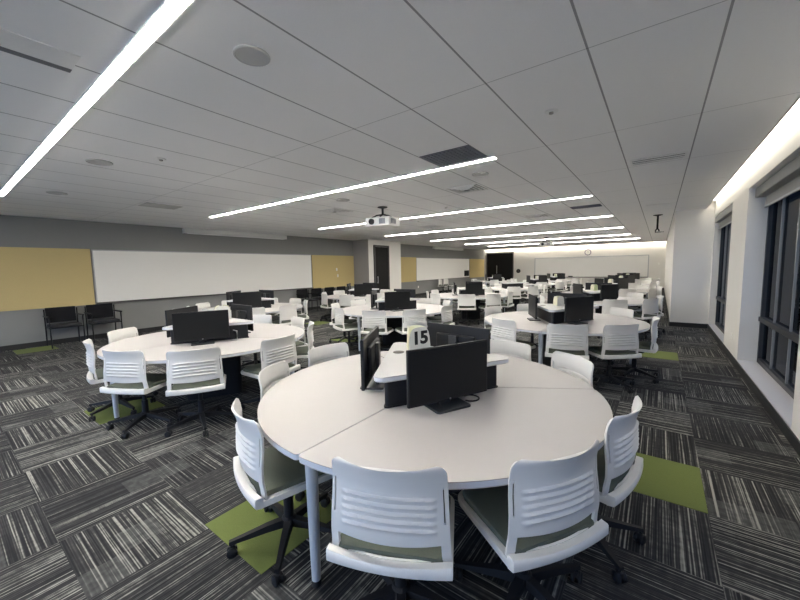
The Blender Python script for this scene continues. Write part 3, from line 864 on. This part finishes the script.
# ------------------------------------------------------------------ guest chairs along the left wall
def make_guest():
    t = thing('guest_chair', 'x', 'chair')
    # faces +x
    bm = bmesh.new(); add_prism(bm, round_poly([(-.24, -.245), (.25, -.245), (.25, .245), (-.24, .245)], .04), .43, .475, .012); to_obj('seat', bm, 'mesh', t, 50)
    bm = bmesh.new()
    us = [k / 6 for k in range(-6, 7)]; zs = [.50, .56, .64, .72, .79, .83]
    V = [[bm.verts.new((-.235 - .10 * (z - .5) - .02 * (1 - u * u), u * .245, z)) for u in us] for z in zs]
    for a in range(len(zs) - 1):
        for b in range(len(us) - 1): bm.faces.new((V[a][b], V[a][b + 1], V[a + 1][b + 1], V[a + 1][b]))
    bmesh.ops.solidify(bm, geom=list(bm.faces), thickness=.02); to_obj('backrest', bm, 'mesh', t, 50)
    for sx in (-1, 1):
        for s in (-1, 1):
            bm = bmesh.new()
            x0 = .24 if sx > 0 else -.24
            add_tube(bm, [(x0, s * .265, .64 if sx > 0 else .8), (x0 + .0, s * .265, .3), (x0 + sx * .02, s * .265, 0)], .013, 8); to_obj('leg', bm, 'black', t, 50)
    for s in (-1, 1):
        bm = bmesh.new(); add_box(bm, (0, s * .27, .655), (.52, .045, .028), 0, .01); to_obj('armrest', bm, 'black', t)
    bm = bmesh.new()
    for s in (-1, 1): add_box(bm, (0, s * .255, .42), (.48, .02, .025))
    for x in (-.22, .22): add_box(bm, (x, 0, .42), (.02, .51, .025))
    to_obj('seat_frame', bm, 'black', t)
    return t
P_g = make_guest(); protos.append(P_g)
for y, lab in ((1.72, 'black guest chair with arms under the tan tackboard, left one'), (2.40, 'black guest chair with arms at the left end of near whiteboard'),
               (8.30, 'black guest chair at right end of near whiteboard, first of row'), (8.98, 'black guest chair under tan tackboard by column, second of row'),
               (9.64, 'black guest chair under tan tackboard by column, third of row'), (10.30, 'black guest chair beside the column, last of the row')):
    dup(P_g, (-10.42, y, 0), 0, lab, 'black guest chairs along the wall')
# two spare white chairs standing against the far left wall
for y, rz, lab in ((18.3, 95, 'spare white swivel chair against left wall under far whiteboard, nearer'), (18.95, 80, 'spare white swivel chair against left wall under far whiteboard, farther')):
    dup(P_lo, (-10.35, y, 0), R(rz + 180), lab, 'white swivel chairs')
for p in protos:
    for c in list(p.children_recursive): bpy.data.objects.remove(c)
    bpy.data.objects.remove(p)

# ------------------------------------------------------------------ outdoors
struct('ground', b2(1.4, 60, -60, 90, -.3, -.2), 'asphalt', label='dark ground outside the windows')
struct('ground_front_bounce', b2(-60, 1.4, -60, YF - .2, -.3, -.2), 'paving', label='added pale ground behind the viewer, bounces warm light indoors')  # unseen ground, added as a warm reflector below the added windows
struct('trim_2', b2(3.6, 4.4, -60, 90, -.2, -.16), 'pave', label='pale concrete walkway outside the windows')
def tree(x, y, h, lab, cr):
    t = thing('tree', lab, 'tree', (x, y, -.2))
    bm = bmesh.new(); add_tube(bm, [(0, 0, 0), (.05, .03, h * .3), (0, 0, h * .6)], .14, 10, .07); to_obj('trunk', bm, 'bark', t, 60)
    bm = bmesh.new(); rnd = random.Random(int(x * 10 + y))
    for k in range(420):
        a = rnd.uniform(0, 2 * PI); b = math.acos(rnd.uniform(-1, 1)); q = cr * rnd.uniform(.35, 1) 
        p = Vector((q * math.sin(b) * math.cos(a), q * math.sin(b) * math.sin(a), h * .68 + q * .9 * math.cos(b)))
        n = Vector((rnd.uniform(-1, 1), rnd.uniform(-1, 1), rnd.uniform(-1, 1))).normalized(); u = n.orthogonal().normalized(); v = n.cross(u); s = rnd.uniform(.12, .28)
        bm.faces.new([bm.verts.new(p + u * s), bm.verts.new(p + v * s * .5), bm.verts.new(p - u * s), bm.verts.new(p - v * s * .5)])
    to_obj('foliage', bm, 'leaf', t)
for k, (x, y, h, cr) in enumerate(((7, 9, 5.5, 2.), (8.5, 14, 6, 2.3), (7.2, 20, 6, 2.2), (9, 27, 7, 2.6), (8, 35, 6.5, 2.4), (7.5, 3, 5.5, 2.))):
    tree(x, y, h, ['dark tree outside the nearest visible window', 'dark tree outside, second one along the walkway', 'dark tree outside, third one along the walkway', 'dark tree outside, fourth one along the walkway', 'dark tree outside, farthest along the walkway', 'dark tree outside, nearest beside the viewer'][k], cr)
bm = b2(14, 15, -40, 80, -.2, 7); o = to_obj('boundary_wall', bm, 'stone'); tag(o, 'long dark wall far outside the windows', 'wall')

# ------------------------------------------------------------------ world
w = bpy.data.worlds.new('dusk'); SC.world = w; w.use_nodes = True
nt = w.node_tree; bg = nt.nodes['Background']
tc = nt.nodes.new('ShaderNodeTexCoord'); sp = nt.nodes.new('ShaderNodeSeparateXYZ'); cr = nt.nodes.new('ShaderNodeValToRGB')
nt.links.new(tc.outputs['Generated'], sp.inputs[0]); nt.links.new(sp.outputs[2], cr.inputs[0]); nt.links.new(cr.outputs[0], bg.inputs[0])
cr.color_ramp.elements[0].color = (.56, .68, .98, 1); cr.color_ramp.elements[1].color = (.52, .66, .98, 1)
bg.inputs[1].default_value = WORLD

# ------------------------------------------------------------------ camera
f_px = 350.; v1 = Vector((660 - 400, 263 - 300, f_px)).normalized(); v2 = Vector((-75 - 400, 277 - 300, f_px)).normalized()
Yc = v1; Xc = -(v2 - v1 * v1.dot(v2)); Xc.normalize(); Zc = Xc.cross(Yc)
Rm = Matrix((Xc, Yc, Zc))                       # world rows in camera (x right, y down, z forward)
right = Rm @ Vector((1, 0, 0)); up = Rm @ Vector((0, -1, 0)); back = Rm @ Vector((0, 0, -1))
cam = bpy.data.cameras.new('camera'); co = bpy.data.objects.new('camera', cam); COL.objects.link(co)
cam.sensor_width = 36; cam.sensor_fit = 'HORIZONTAL'; cam.lens = 36 * f_px / 800; cam.clip_start = .02; cam.clip_end = 300
mw = Matrix.Identity(4)
for r in range(3): mw[r][0] = right[r]; mw[r][1] = up[r]; mw[r][2] = back[r]
mw[2][3] = 1.55
co.matrix_world = mw
SC.camera = co
SC.view_settings.view_transform = 'Standard'; SC.view_settings.look = 'None'
SC.view_settings.exposure = 1.32; SC.view_settings.gamma = 1; SC.view_settings.use_curve_mapping = False
